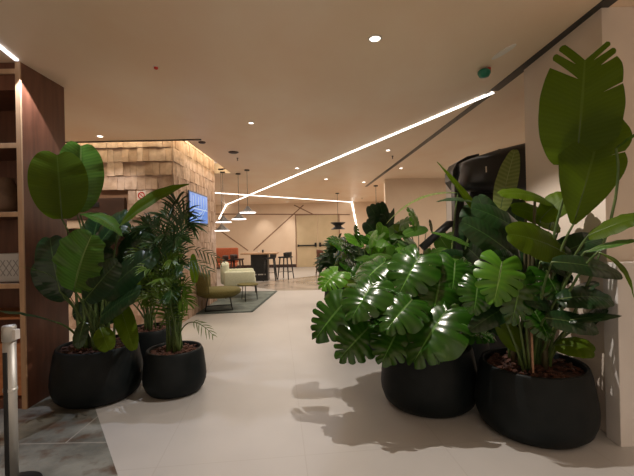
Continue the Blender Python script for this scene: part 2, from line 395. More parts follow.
def downlight(p, r, label, power=0, ang=100, tgt=None, blend=.6, col=NEUT, group='recessed ceiling downlights', rad=.02):
    e = empty('downlight', p, label, 'downlight', group)
    bm = nb(); lathe(bm, [(r * .72, -.001), (r, -.001), (r, -.006), (r * .74, -.010), (r * .72, -.004)], 32); obj('trim_ring', bm, M['ring'], e)
    bm = nb(); lathe(bm, [(.001, -.003), (r * .72, -.003)], 32); obj('lens', bm, M['lamp'], e)
    if power: spot('downlight_beam', (0, 0, -.03), (tgt[0] - p[0], tgt[1] - p[1], -H), power, ang, blend, col, rad, e)
    return e
P = G(375, 38, H); KEY = downlight(P, .058, 'large bright round downlight in the near ceiling above the walkway', 200, 112, (P.x + .05, P.y), .25, NEUT, rad=.005)
P = G(251, 122.6, H); downlight(P, .045, 'small downlight left of centre above the walkway', 40, 110, (P.x, P.y))
P = G(100, 136, H); downlight(P, .055, 'small downlight just before the tiled kiosk wall', 35, 110, (P.x, P.y + .3))
P = G(388, 150, H); downlight(P, .055, 'downlight between the white light line and the black slot', 42, 110, (P.x, P.y))
P = G(401, 168, H); downlight(P, .055, 'downlight to the right of the thin black slot', 60, 110, (P.x, P.y))
P = G(364, 182, H); downlight(P, .07, 'far downlight near the end of the thin black slot', 50, 110, (P.x, P.y))
P = G(297, 168, H); downlight(P, .06, 'downlight just above the diagonal light line, left of the slot', 60, 110, (P.x, P.y))
P = G(326, 179, H); downlight(P, .07, 'faint far downlight between the two white light lines', 60, 110, (P.x, P.y))
# two wall washers on the back wall
for x, tx in ((288, 288), (262, 262)):
    P = Vector((Q(x, 236, 17.6).x, 17.7, H)); downlight(P, .05, 'wall washer throwing a pool of light on the back wall' + (' beside the door' if x == 288 else ' over the crossing joints'), 55, 60, (P.x, P.y + 1.3), .9)

def disc(name, p, r, hgt, m, label, cat, group=None):
    bm = nb(); lathe(bm, [(.001, 0), (r, 0), (r, -hgt * .5), (r * .8, -hgt), (.001, -hgt)], 24); return tag(obj(name, bm, m, None, p, True), label, cat, group)
disc('ceiling_speaker', G(233.5, 152, H), .095, .02, M['hatch'], 'larger dark round grille in the ceiling left of centre', 'ceiling speaker')
disc('ceiling_speaker', G(202, 142, H), .06, .02, M['hatch'], 'small dark round grille at the end of the ceiling edge', 'ceiling speaker')
disc('ceiling_speaker', G(222.5, 168.6, H), .06, .02, M['hatch'], 'small dark round grille just behind the kiosk corner', 'ceiling speaker')
for x, y, l in ((237.5, 158, 'tiny sprinkler below the larger dark ceiling grille'), (392.5, 156, 'tiny sprinkler beside the downlight before the thin slot'), (362, 198, 'tiny sprinkler where the two light lines meet the far wall')):
    bm = nb(); lathe(bm, [(.001, 0), (.02, 0), (.02, -.008), (.007, -.012), (.007, -.05), (.018, -.055), (.001, -.058)], 12); tag(obj('sprinkler', bm, M['hatch'], None, G(x, y, H)), l, 'sprinkler', 'ceiling sprinklers')
P = G(156, 66.5, H); e = empty('fire_detector', P, 'small red round detector on the ceiling', 'detector')
bm = nb(); lathe(bm, [(.001, 0), (.024, 0), (.024, -.008), (.001, -.008)], 20); obj('base', bm, M['signwhite'], e)
bm = nb(); lathe(bm, [(.019, -.008), (.018, -.02), (.011, -.027), (.001, -.029)], 20); obj('red_cap', bm, M['red'], e, smooth=True)
P = G(484, 68, H); e = empty('emergency_beacon', P, 'green rounded beacon with a red tab hanging under the ceiling', 'beacon')
bm = nb(); lathe(bm, [(.001, -.02), (.045, -.02), (.06, -.035), (.06, -.055), (.045, -.085), (.001, -.095)], 24); obj('green_housing', bm, M['green'], e, smooth=True)
bm = nb(); box(bm, .035, .06, -.02, .01, -.05, -.0, .004); obj('red_tab', bm, M['red'], e)
p, q = G(492, 59, H), G(516, 43.5, H)  # thin pale sheet shaped and coloured to imitate a reflection, no real fitting
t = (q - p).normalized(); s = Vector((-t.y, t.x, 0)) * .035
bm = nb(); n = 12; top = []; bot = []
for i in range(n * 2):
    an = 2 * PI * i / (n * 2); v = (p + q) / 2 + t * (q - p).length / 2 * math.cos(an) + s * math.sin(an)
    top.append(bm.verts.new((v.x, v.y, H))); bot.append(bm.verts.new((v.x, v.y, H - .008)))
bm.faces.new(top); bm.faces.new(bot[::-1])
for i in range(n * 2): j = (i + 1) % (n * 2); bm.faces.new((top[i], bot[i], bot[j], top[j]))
tag(obj('ceiling_glare', bm, M['pale']), 'pale oval sheet standing in for glare on the ceiling beside the green beacon', 'plate')

# ================================================================ LEFT CABINET, STANCHION
c = empty('shelf_cabinet', (-2.63, 3.42, 0), 'tall dark walnut shelf cabinet with pale oak edges at left', 'cabinet')
W = 1.5
bm = nb(); box(bm, -.035, 0, 0, .58, 0, H - .002); obj('side_panel', bm, M['wood_dark'], c)
bm = nb(); box(bm, -.045, 0, -.018, 0, 0, H - .002, .002); obj('edge_strip', bm, M['wood_light'], c)
bm = nb(); box(bm, -W, -.035, .54, .58, 0, H - .002); obj('back_panel', bm, M['wood_dark'], c)
def zz(x, y): return Q(x, y, 3.42).z
for z in (zz(8, 72), zz(8, 146), zz(8, 214.5), zz(8, 286)):
    bm = nb(); box(bm, -W, -.045, -.018, 0, z - .022, z + .022, .002); e = obj('shelf', bm, M['wood_light'], c)
    bm = nb(); box(bm, -W, -.037, .0, .54, z - .018, z + .018); obj('shelf_board', bm, M['wood_dark'], e)
bm = nb(); box(bm, -W, -.037, .03, .53, zz(8, 318) - .02, zz(8, 318) + .0); obj('counter_board', bm, M['wood_or'], c)
bm = nb(); box(bm, -W, -.037, .05, .52, .10, zz(8, 345), .004); obj('drawer_front', bm, M['wood_or'], c)
bm = nb(); box(bm, -W, -.037, .0, .54, 0, .09); obj('plinth', bm, M['wood_dark'], c)
bm = nb(); box(bm, -W, -.036, -.0, .54, H - .25, H - .002); obj('top_fascia', bm, M['wood_dark'], c)
# objects on the shelves
zs = zz(8, 286) + .0225
p = Q(0, 270, 3.55)
b = empty('patterned_box', (-2.63 - .25, 3.55, zs), 'white box with grey lattice pattern on the lower shelf', 'box')
bm = nb(); box(bm, -.14, .14, 0, .3, 0, .265, .006); obj('carton', bm, M['box'], b)
bm = nb()
for i in range(4):
    for k in (-1, 1):
        cx = -.09 + i * .06
        rt = Matrix.Translation((cx, -.002, .13)) @ Matrix.Rotation(k * .6, 4, 'Y')
        box(bm, -.003, .003, -.001, .001, -.09, .09, rot=rt)
obj('lattice_print', bm, M['boxline'], b)
zs = zz(8, 214.5) + .0225
bm = nb(); lathe(bm, [(.001, 0), (.09, 0), (.13, .05), (.145, .14), (.12, .24), (.08, .30), (.085, .33), (.075, .33), (.07, .30), (.001, .29)], 32)
tag(obj('clay_jar', bm, M['bowl'], None, (-2.94, 3.58, zs), True), 'round brown clay jar on the middle shelf of the cabinet', 'jar')

P = Vector((-1.875, 2.3, 0.003)); st = empty('queue_stanchion', P, 'brushed steel queue post with round black base at lower left', 'stanchion')
bm = nb(); lathe(bm, [(.001, 0), (.15, 0), (.155, .01), (.15, .022), (.08, .034), (.04, .045), (.001, .045)], 40); obj('base', bm, M['black'], st, smooth=True)
bm = nb(); lathe(bm, [(.034, .04), (.034, .90)], 32, cap=True); lathe(bm, [(.037, .60), (.037, .62), (.034, .62)], 32); obj('pole', bm, M['metal'], st, smooth=True)
bm = nb(); box(bm, -.012, .012, -.04, -.030, .06, .84, .002); obj('channel', bm, M['black'], st)
bm = nb(); lathe(bm, [(.034, .90), (.038, .905), (.038, .985), (.034, .995), (.001, .997)], 32); obj('belt_head', bm, M['metal'], st, smooth=True)
bm = nb(); box(bm, .03, .052, -.02, .02, .91, .97, .003); obj('belt_clip', bm, M['white'], st)

# spill of the cool strip next to the cabinet side
spot('cabinet_strip_beam', (-2.50, 3.34, H - .012), (-2.52, 3.34, 0), 85, 84, .08, (.84, .88, 1), .01)

# ================================================================ RIGHT: white panel, black machine
bm = nb(); box(bm, 2.065, 3.0, 2.62, 2.755, 0.0, 1.27, .004); tag(obj('half_height_panel', bm, M['white']), 'plain white chest-high panel standing in front of the column', 'panel')

mc = empty('display_machine', (2.05, 4.75, 0), 'black machine with a glossy rounded hood on a post behind the plants', 'machine')
def local(x, y, Y): v = Q(x, y, Y); return v - Vector((2.05, 4.75, 0))
bm = nb()
sec = [((466, 160), (463, 188), 4.6), ((476, 155.5), (472, 189), 4.5), ((500, 147.5), (498, 190), 4.5), ((522, 142), (522, 190), 4.5), ((560, 133), (560, 192), 4.5)]
rings = []
for (tx, ty), (bx, by), Y in sec:
    t_, b_ = local(tx, ty, Y), local(bx, by, Y)
    R_ = []
    for k in range(20):
        an = 2 * PI * k / 20; cy = math.copysign(abs(math.cos(an)) ** .6, math.cos(an)); sz = math.copysign(abs(math.sin(an)) ** .6, math.sin(an))
        cz = (t_.z + b_.z) / 2; hz = (t_.z - b_.z) / 2; cx = (t_.x * (1 + sz) / 2 + b_.x * (1 - sz) / 2)
        R_.append(bm.verts.new((cx, t_.y + .22 + .22 * cy * (1 if Y < 4.55 else .8), cz + hz * sz)))
    rings.append(R_)
for A, B in zip(rings, rings[1:]):
    for k in range(20): bm.faces.new((A[k], A[(k + 1) % 20], B[(k + 1) % 20], B[k]))
bm.faces.new(rings[0]); bm.faces.new(rings[-1][::-1]); obj('hood', bm, mat('hood_black', (.022, .022, .023), .3), mc, smooth=True)
p = local(457, 165, 4.95); q = local(468, 185, 4.95)
bm = nb(); vs = []
for (x, y) in ((452, 171), (456, 163), (466, 157), (478, 154), (480, 188), (458, 188), (452, 180)):
    v = local(x, y, 4.9); vs.append((v.x, v.z))
A = [bm.verts.new((x, .12, z)) for x, z in vs]; B = [bm.verts.new((x, .42, z)) for x, z in vs]
bm.faces.new(A); bm.faces.new(B[::-1])
for i in range(len(vs)): j = (i + 1) % len(vs); bm.faces.new((A[i], B[i], B[j], A[j]))
obj('rear_shell', bm, M['black'], mc)
v = local(486, 169, 4.5); bm = nb(); box(bm, v.x - .006, v.x + .006, v.y - .012, v.y + .02, v.z - .04, v.z + .03, .003)
obj('badge', bm, M['ring'], mc)
v = local(506, 148, 4.5); bm = nb(); box(bm, v.x - .04, v.x + .03, v.y + .1, v.y + .2, v.z - .04, v.z + .015, .01); obj('hinge', bm, M['black'], mc)
v = local(458, 190, 4.9); bm = nb(); box(bm, v.x - .06, v.x + .06, .1, .24, 0.02, v.z + .1, .01); obj('post', bm, M['black'], mc)
v2 = local(422, 248, 4.9); v3 = local(449, 224, 4.9)
bm = nb(); tube(bm, [(v2.x, .16, v2.z), (v3.x, .16, v3.z), (v3.x + .1, .16, v3.z + .0)], .05, 10); obj('arm', bm, M['black'], mc)
vb = local(480, 300, 4.8)
bm = nb(); box(bm, vb.x - .22, vb.x + .5, .08, .45, 0, .95, .02); obj('pedestal', bm, M['black'], mc)
bm = nb(); box(bm, vb.x - .06, vb.x + .45, .12, .40, .95, 2.08, .02); obj('body', bm, M['black'], mc)

# ================================================================ SIGNS ON THE KIOSK
s = empty('blue_poster', (KX + .06, 7.72, 2.10), 'bright blue panel with pale lines on the tiled kiosk side', 'poster')
bm = nb(); box(bm, -.012, .008, -.60, .60, -.32, .32, .003); obj('frame', bm, M['bluedark'], s)
bm = nb(); box(bm, .0081, .012, -.57, .58, -.28, .29); obj('print', bm, M['bluescreen'], s)
bm = nb()
for i, y in enumerate((-.50, -.38, -.22, -.05, .12, .30, .48)): box(bm, .0121, .014, y - .012, y + .012, .02, .27 - .03 * (i % 2))
box(bm, .0121, .014, -.56, .56, -.02, .0)
for k, a_ in enumerate((.5, .8, 1.15)):
    box(bm, .0121, .014, -.30, .30, -.008, .008, rot=Matrix.Translation((0, -.22 + k * .2, -.14)) @ Matrix.Rotation(a_ * .5, 4, 'X'))
obj('pale_lines', bm, M['blueline'], s)
v = Q(141.5, 195.5, KY - .06)
s = empty('prohibition_sign', v, 'small white square sign with a red ring on the tiled wall', 'sign')
bm = nb(); box(bm, -.075, .075, -.004, .004, -.075, .075, .002); obj('plate', bm, M['signwhite'], s)
bm = nb(); n = 28
R0 = [[bm.verts.new((r * math.cos(2 * PI * i / n), -.006, r * math.sin(2 * PI * i / n))) for i in range(n)] for r in (.042, .060)]
for i in range(n): j = (i + 1) % n; bm.faces.new((R0[0][i], R0[0][j], R0[1][j], R0[1][i]))
box(bm, -.05, .05, -.0065, -.0055, -.007, .007, rot=Matrix.Rotation(PI / 4, 4, 'Y')); obj('red_ring', bm, M['red'], s)

# ================================================================ PENDANTS
def pendant(cx, cy_, y_shade, Ym, r, label):
    """mount at ceiling above shade"""
    sh = Q(cx, y_shade, Ym)
    e = empty('pendant_lamp', (sh.x, Ym, H), label, 'pendant lamp', 'white disc pendants in the lounge'); dz = sh.z - H
    bm = nb(); lathe(bm, [(.001, 0), (.06, 0), (.06, -.025), (.001, -.025)], 24); obj('canopy', bm, M['blackmetal'], e)
    bm = nb(); tube(bm, [(0, 0, -.02), (0, 0, dz + .14)], .005, 6); obj('cable', bm, M['blackmetal'], e)
    bm = nb(); lathe(bm, [(.001, dz + .15), (.03, dz + .15), (.05, dz + .11), (.11, dz + .05), (r * .9, dz + .02), (r, dz + .012), (r, dz + .004)], 36); obj('lamp_shade', bm, M['shade'], e, smooth=True)
    bm = nb(); lathe(bm, [(r, dz + .004), (r, dz - .010), (r * .96, dz - .016), (.001, dz - .016)], 36); obj('diffuser', bm, M['shadewhite'], e, smooth=True)
    return e
pendant(247.8, 0, 212.5, 9.1, .19, 'upper right of the four white disc pendants over the lounge')
pendant(239, 0, 219.0, 9.6, .18, 'second pendant from the right, slightly below the rightmost one')
pendant(223.5, 0, 222.0, 9.3, .19, 'left pendant hanging just above the lowest one by the kiosk')
pendant(222.0, 0, 230.5, 8.9, .17, 'lowest pendant, nearest the kiosk corner')
def hourglass(x, y, Y, r, label):
    p = Q(x, y, Y); dz = p.z - H
    e = empty('black_pendant', (p.x, Y, H), label, 'pendant lamp', 'black hourglass pendants')
    bm = nb(); lathe(bm, [(.001, 0), (.07, 0), (.07, -.03), (.001, -.03)], 20); obj('canopy', bm, M['blackmetal'], e)
    bm = nb(); tube(bm, [(0, 0, -.02), (0, 0, dz + .13)], .007, 6); obj('cable', bm, M['blackmetal'], e)
    bm = nb(); lathe(bm, [(.001, dz + .14), (r, dz + .14), (r, dz + .11), (r * .45, dz + .01), (r * .45, dz - .01), (r * .95, dz - .11), (r * .95, dz - .13), (.001, dz - .13)], 32); obj('lamp_shade', bm, M['black'], e)
hourglass(338, 226, 14.5, .28, 'black hourglass pendant hanging in front of the door edge')
hourglass(376.5, 222, 12.5, .22, 'black pendant whose cable shows above the dark leafy plant')

# ================================================================ LOUNGE FURNITURE
bm = nb(); rp = [G(279, 291.5), G(251, 313)]
poly(bm, [(-3.9, 7.35), (-1.32, 7.62), (-1.12, 10.45), (-3.9, 10.6)], 0.0, .012)
rug = empty('area_rug', (-2.4, 9, 0), 'grey green woven area rug under the lounge chairs', 'rug')
o = obj('pile', bm, M['rug'], rug); o.location = (2.4, -9, 0)
bm = nb()
pp = [Vector(k) for k in ((-3.9, 7.35), (-1.32, 7.62), (-1.12, 10.45), (-3.9, 10.6))]
for i in range(3):
    a, b = pp[i], pp[i + 1]; t = (b - a).normalized(); n_ = Vector((-t.y, t.x)) * .05
    poly(bm, [a, b, b + n_, a + n_], .0125, .0155)
o = obj('border', bm, M['rugedge'], rug); o.location = (2.4, -9, 0)

def tub(bm, r, th, z0, z1, a0, a1, n=20, flare=.06):
    """curved upholstered back"""
    rows = []
    for i in range(n + 1):
        a = a0 + (a1 - a0) * i / n; ed = min(1, 4 * min(i, n - i) / n + .25)
        ring = []
        for k in range(12):
            q = 2 * PI * k / 12; u = math.copysign(abs(math.cos(q)) ** .6, math.cos(q)); v = math.copysign(abs(math.sin(q)) ** .6, math.sin(q))
            zc = (z0 + z1) / 2 + (v * (z1 - z0) / 2) * (1 - .35 * (1 - ed)); rr = r + u * th / 2 * ed ** .5 + flare * (zc - z0) / (z1 - z0)
            ring.append(bm.verts.new((rr * math.cos(a), rr * math.sin(a), zc)))
        rows.append(ring)
    for A, B in zip(rows, rows[1:]):
        for k in range(12): bm.faces.new((A[k], A[(k + 1) % 12], B[(k + 1) % 12], B[k]))
    bm.faces.new(rows[0]); bm.faces.new(rows[-1][::-1])
def armchair(loc, rz, m, label, r=.37, zs=.42, zb=.80):
    e = empty('lounge_armchair', loc, label, 'armchair', 'lounge armchairs on the rug', rz)
    bm = nb(); lathe(bm, [(.001, zs - .16), (r * .75, zs - .16), (r * .98, zs - .10), (r * 1.02, zs - .04), (r * .95, zs), (.001, zs + .01)], 36); obj('seat', bm, m, e, smooth=True)
    bm = nb(); tub(bm, r + .02, .10, zs - .10, zb, PI * .62, PI * 1.38); obj('backrest', bm, m, e, smooth=True)
    for sx, sy in ((1, 1), (1, -1), (-1, 1), (-1, -1)):
        bm = nb(); tube(bm, [(sx * .22, sy * .24, zs - .15), (sx * .27, sy * .29, 0)], .011, 8); obj('leg', bm, M['blackmetal'], e)
    bm = nb()
    for sy in (1, -1): tube(bm, [(.27, sy * .29, .012), (-.27, sy * .29, .012)], .010, 6)
    obj('base_rail', bm, M['blackmetal'], e)
    return e
P = G(213, 313); armchair((P.x + .02, P.y + .40, .016), math.radians(14), M['olive'], 'olive green armchair nearest the camera, beside the kiosk', .46, .42, .84)
P = Vector((-1.97, 9.75, .016))
e = empty('lounge_armchair', P, 'pale sage green armchair behind the olive one', 'armchair', 'lounge armchairs on the rug', math.radians(12))
bm = nb(); box(bm, -.42, .36, -.35, .35, .30, .50, .05, 4); obj('seat', bm, M['sage'], e, smooth=True)
bm = nb(); box(bm, -.50, -.30, -.38, .38, .34, .86, .07, 4); obj('backrest', bm, M['sage'], e, smooth=True)
for sy in (-1, 1):
    bm = nb(); box(bm, -.42, .34, sy * .40 - .06, sy * .40 + .06, .28, .66, .05, 4); obj('armrest', bm, M['sage'], e, smooth=True)
for sx in (-1, 1):
    for sy in (-1, 1):
        bm = nb(); tube(bm, [(sx * .36, sy * .36, .30), (sx * .38, sy * .38, 0)], .012, 8); obj('leg', bm, M['blackmetal'], e)
e2 = empty('side_table', (-1.66, 9.0, .016), 'small olive topped side table beside the sage armchair', 'side table')
bm = nb(); lathe(bm, [(.001, .36), (.24, .36), (.25, .375), (.24, .39), (.001, .39)], 32); obj('table_top', bm, M['olive'], e2)
for k in range(3):
    a = k * 2.094 + .4; bm = nb(); tube(bm, [(.18 * math.cos(a), .18 * math.sin(a), .36), (.22 * math.cos(a), .22 * math.sin(a), 0)], .009, 6); obj('leg', bm, M['blackmetal'], e2)

P = G(225, 275); e = empty('orange_bench', (-3.42, 14.3, 0), 'orange upholstered high-backed bench by the back wall', 'bench')
bm = nb(); box(bm, -.75, .40, .1, .3, .55, 1.12, .05, 3); obj('backrest', bm, M['orange'], e, smooth=True)
bm = nb(); box(bm, -.75, .40, -.4, .12, .42, .56, .05, 3); obj('seat', bm, M['orange'], e, smooth=True)
for sx in (-.7, .35):
    for sy in (-.35, .25): bm = nb(); tube(bm, [(sx, sy, .43), (sx, sy, 0)], .02, 8); obj('leg', bm, M['blackmetal'], e)

# high table
P = G(259.5, 281); P = Vector((P.x, P.y + .25, 0)); tz = .96
e = empty('high_table', P, 'high table with wooden top and black block base', 'table')
bm = nb(); box(bm, -.62, .62, -.36, .36, tz - .05, tz, .008); obj('table_top', bm, M['wood_light'], e)
bm = nb(); box(bm, -.29, .29, -.24, .24, 0, tz - .05, .01); obj('pedestal', bm, M['black'], e)
bm = nb(); box(bm, -.05, .22, -.246, -.238, .2, .24); box(bm, -.24, -.10, -.246, -.238, .2, .24); obj('foot_rail', bm, M['metal'], e)
for dx, r, hh, m, l in ((.10, .035, .10, M['black'], 'small black cup on the high table'), (-.05, .03, .05, M['white'], 'small white saucer bowl on the high table')):
    bm = nb(); lathe(bm, [(.001, 0), (r * .8, 0), (r, hh), (r * .85, hh), (r * .7, .01), (.001, .01)], 20); tag(obj('cup', bm, m, None, (P.x + dx, P.y, tz), True), l, 'cup')
def stool(x, y, rz, m, label, sh=.72, bh=.95, z=0):
    e = empty('bar_stool', (x, y, z), label, 'bar stool', 'stools round the high tables', rz)
    bm = nb(); box(bm, -.20, .20, -.19, .19, sh - .05, sh, .02, 3); obj('seat', bm, m, e, smooth=True)
    bm = nb(); tub(bm, .19, .06, sh - .02, bh, PI * .55, PI * 1.45, 14, .02); obj('backrest', bm, m, e, smooth=True)
    for sx in (-1, 1):
        for sy in (-1, 1):
            bm = nb(); tube(bm, [(sx * .14, sy * .14, sh - .03), (sx * .21, sy * .21, 0)], [.028, .018], 8); obj('leg', bm, m, e)
    bm = nb()
    for sx in (-1, 1): tube(bm, [(sx * .185, -.185, .25), (sx * .185, .185, .25)], .009, 6)
    tube(bm, [(-.185, -.185, .25), (.185, -.185, .25)], .009, 6); obj('foot_rest', bm, m, e)
    for sy in (-1, 1):
        bm = nb(); tube(bm, [(-.16, sy * .14, sh - .02), (-.20 + .08, sy * .17, bh - .05)], .010, 6); obj('back_support', bm, m, e)
    return e
sm = mat('stool_dark', (.035, .014, .010), .45)
stool(Q(271, 280, 13.3).x, 13.1, PI, M['black'], 'black bar stool tucked against the right end of the high table', .80, .93)
stool(Q(284, 280, 13.3).x + .05, 13.5, PI - .4, M['black'], 'black bar stool standing apart right of the high table', .80, .96)
stool(Q(243, 275, 14).x, 13.0, -.1, sm, 'dark stool at the left end of the high table', .78, .93)
stool(Q(229, 275, 13).x, 13.1, .2, sm, 'dark stool in front of the orange bench', .76, .90)
stool(Q(323, 275, 14.2).x, 14.2, .3, mat('stool_brown', (.12, .045, .025), .5), 'brown wooden stool beside the far plants', .76, 1.0)
stool(Q(336, 275, 14.6).x + .2, 15.1, .3, M['blackmetal'], 'dark stool half hidden behind the far palm', .76, 1.0)

# ================================================================ PLANTS
def blade(bm, pts, W, normal, prof, phi0=75, phi1=60, nu=28, nv=6, splits=None, v0=.4, gap=.02, fold=.15, droop=.2, wav=.0, mi=0, rnd=.18, seed=0):
    """leaf blade over a midrib; splits = list of (u, side, v0, gap)"""
    rng = random.Random(seed)
    uvl = bm.loops.layers.uv.verify()
    pts = [Vector(p) for p in pts]; n = len(pts) - 1
    normal = Vector(normal).normalized()
    def mid(u):
        f = max(0, min(u, 1)) * n; i = min(int(f), n - 1); return pts[i].lerp(pts[i + 1], f - i)
    def tan(u): return (mid(min(1, u + .04)) - mid(max(0, u - .04))).normalized()
    def pos(u, av, s, edge):
        t = tan(u); sd = t.cross(normal).normalized() * s; nn = sd.cross(t) * s
        if nn.dot(normal) < 0: nn = -nn
        ph = math.radians(phi0 + (phi1 - phi0) * u); l = W * prof(u) * edge
        w_ = wav * math.sin(u * 23 + s * 2 + seed) * av * W * .5 + wav * .5 * math.sin(u * 41 + seed * 3) * av * W * .5
        return mid(u) + (t * math.cos(ph) + sd * math.sin(ph)) * l * av + nn * (fold * l * av - droop * l * av * av + w_)
    for s in (-1, 1):
        sp = sorted([k for k in (splits or []) if k[1] == s], key=lambda k: k[0])
        bounds = [(0, 1.0, 0)] + [(k[0], k[2], k[3]) for k in sp] + [(1, 1.0, 0)]
        for bi in range(len(bounds) - 1):
            (ua, va, ga), (ub, vb, gb) = bounds[bi], bounds[bi + 1]
            m_ = max(2, int(round(nu * (ub - ua)))); grid = []
            for i in range(m_ + 1):
                row = []; f = i / m_
                for j in range(nv + 1):
                    av = j / nv
                    A = ua + (ga * max(0, (av - va) / (1 - va + 1e-6)) ** .6 if ga else 0)
                    B = ub - (gb * max(0, (av - vb) / (1 - vb + 1e-6)) ** .6 if gb else 0)
                    u = A + (B - A) * f
                    e_ = 1.0
                    if (ga or gb): e_ = 1 - rnd * abs(2 * f - 1) ** 2.5 * av
                    uc = u
                    row.append((bm.verts.new(pos(uc, av, s, e_)), u, av * s))
                grid.append(row)
            for i in range(m_):
                for j in range(nv):
                    q = [grid[i][j], grid[i + 1][j], grid[i + 1][j + 1], grid[i][j + 1]]
                    if s < 0: q = q[::-1]
                    f = bm.faces.new([k[0] for k in q]); f.material_index = mi; f.smooth = True
                    for lp, k in zip(f.loops, q): lp[uvl].uv = (k[1], k[2])
    bmesh.ops.remove_doubles(bm, verts=bm.verts[:], dist=.0004)

def p_paddle(u):  # broad banana-like
    return (math.sin(PI * min(1, u * .96 + .03) ** .8)) ** .5 if u < .995 else .12
def p_torn(u): return (math.sin(PI * (u * .9 + .035))) ** .30
def p_wedge(u): return (math.sin(PI * (u * .88 + .02))) ** .8
def p_round(u): return max(.02, math.sin(PI * (u * .97 + .015))) ** .42
def p_lance(u): return max(.02, math.sin(PI * (u * .98 + .01) ** .75)) ** .9
def p_heart(u): return (.62 + .38 * math.sin(PI * min(1, u * 1.15 + .12))) * (1 - u ** 3.2) ** .5 * 1.0 + .03

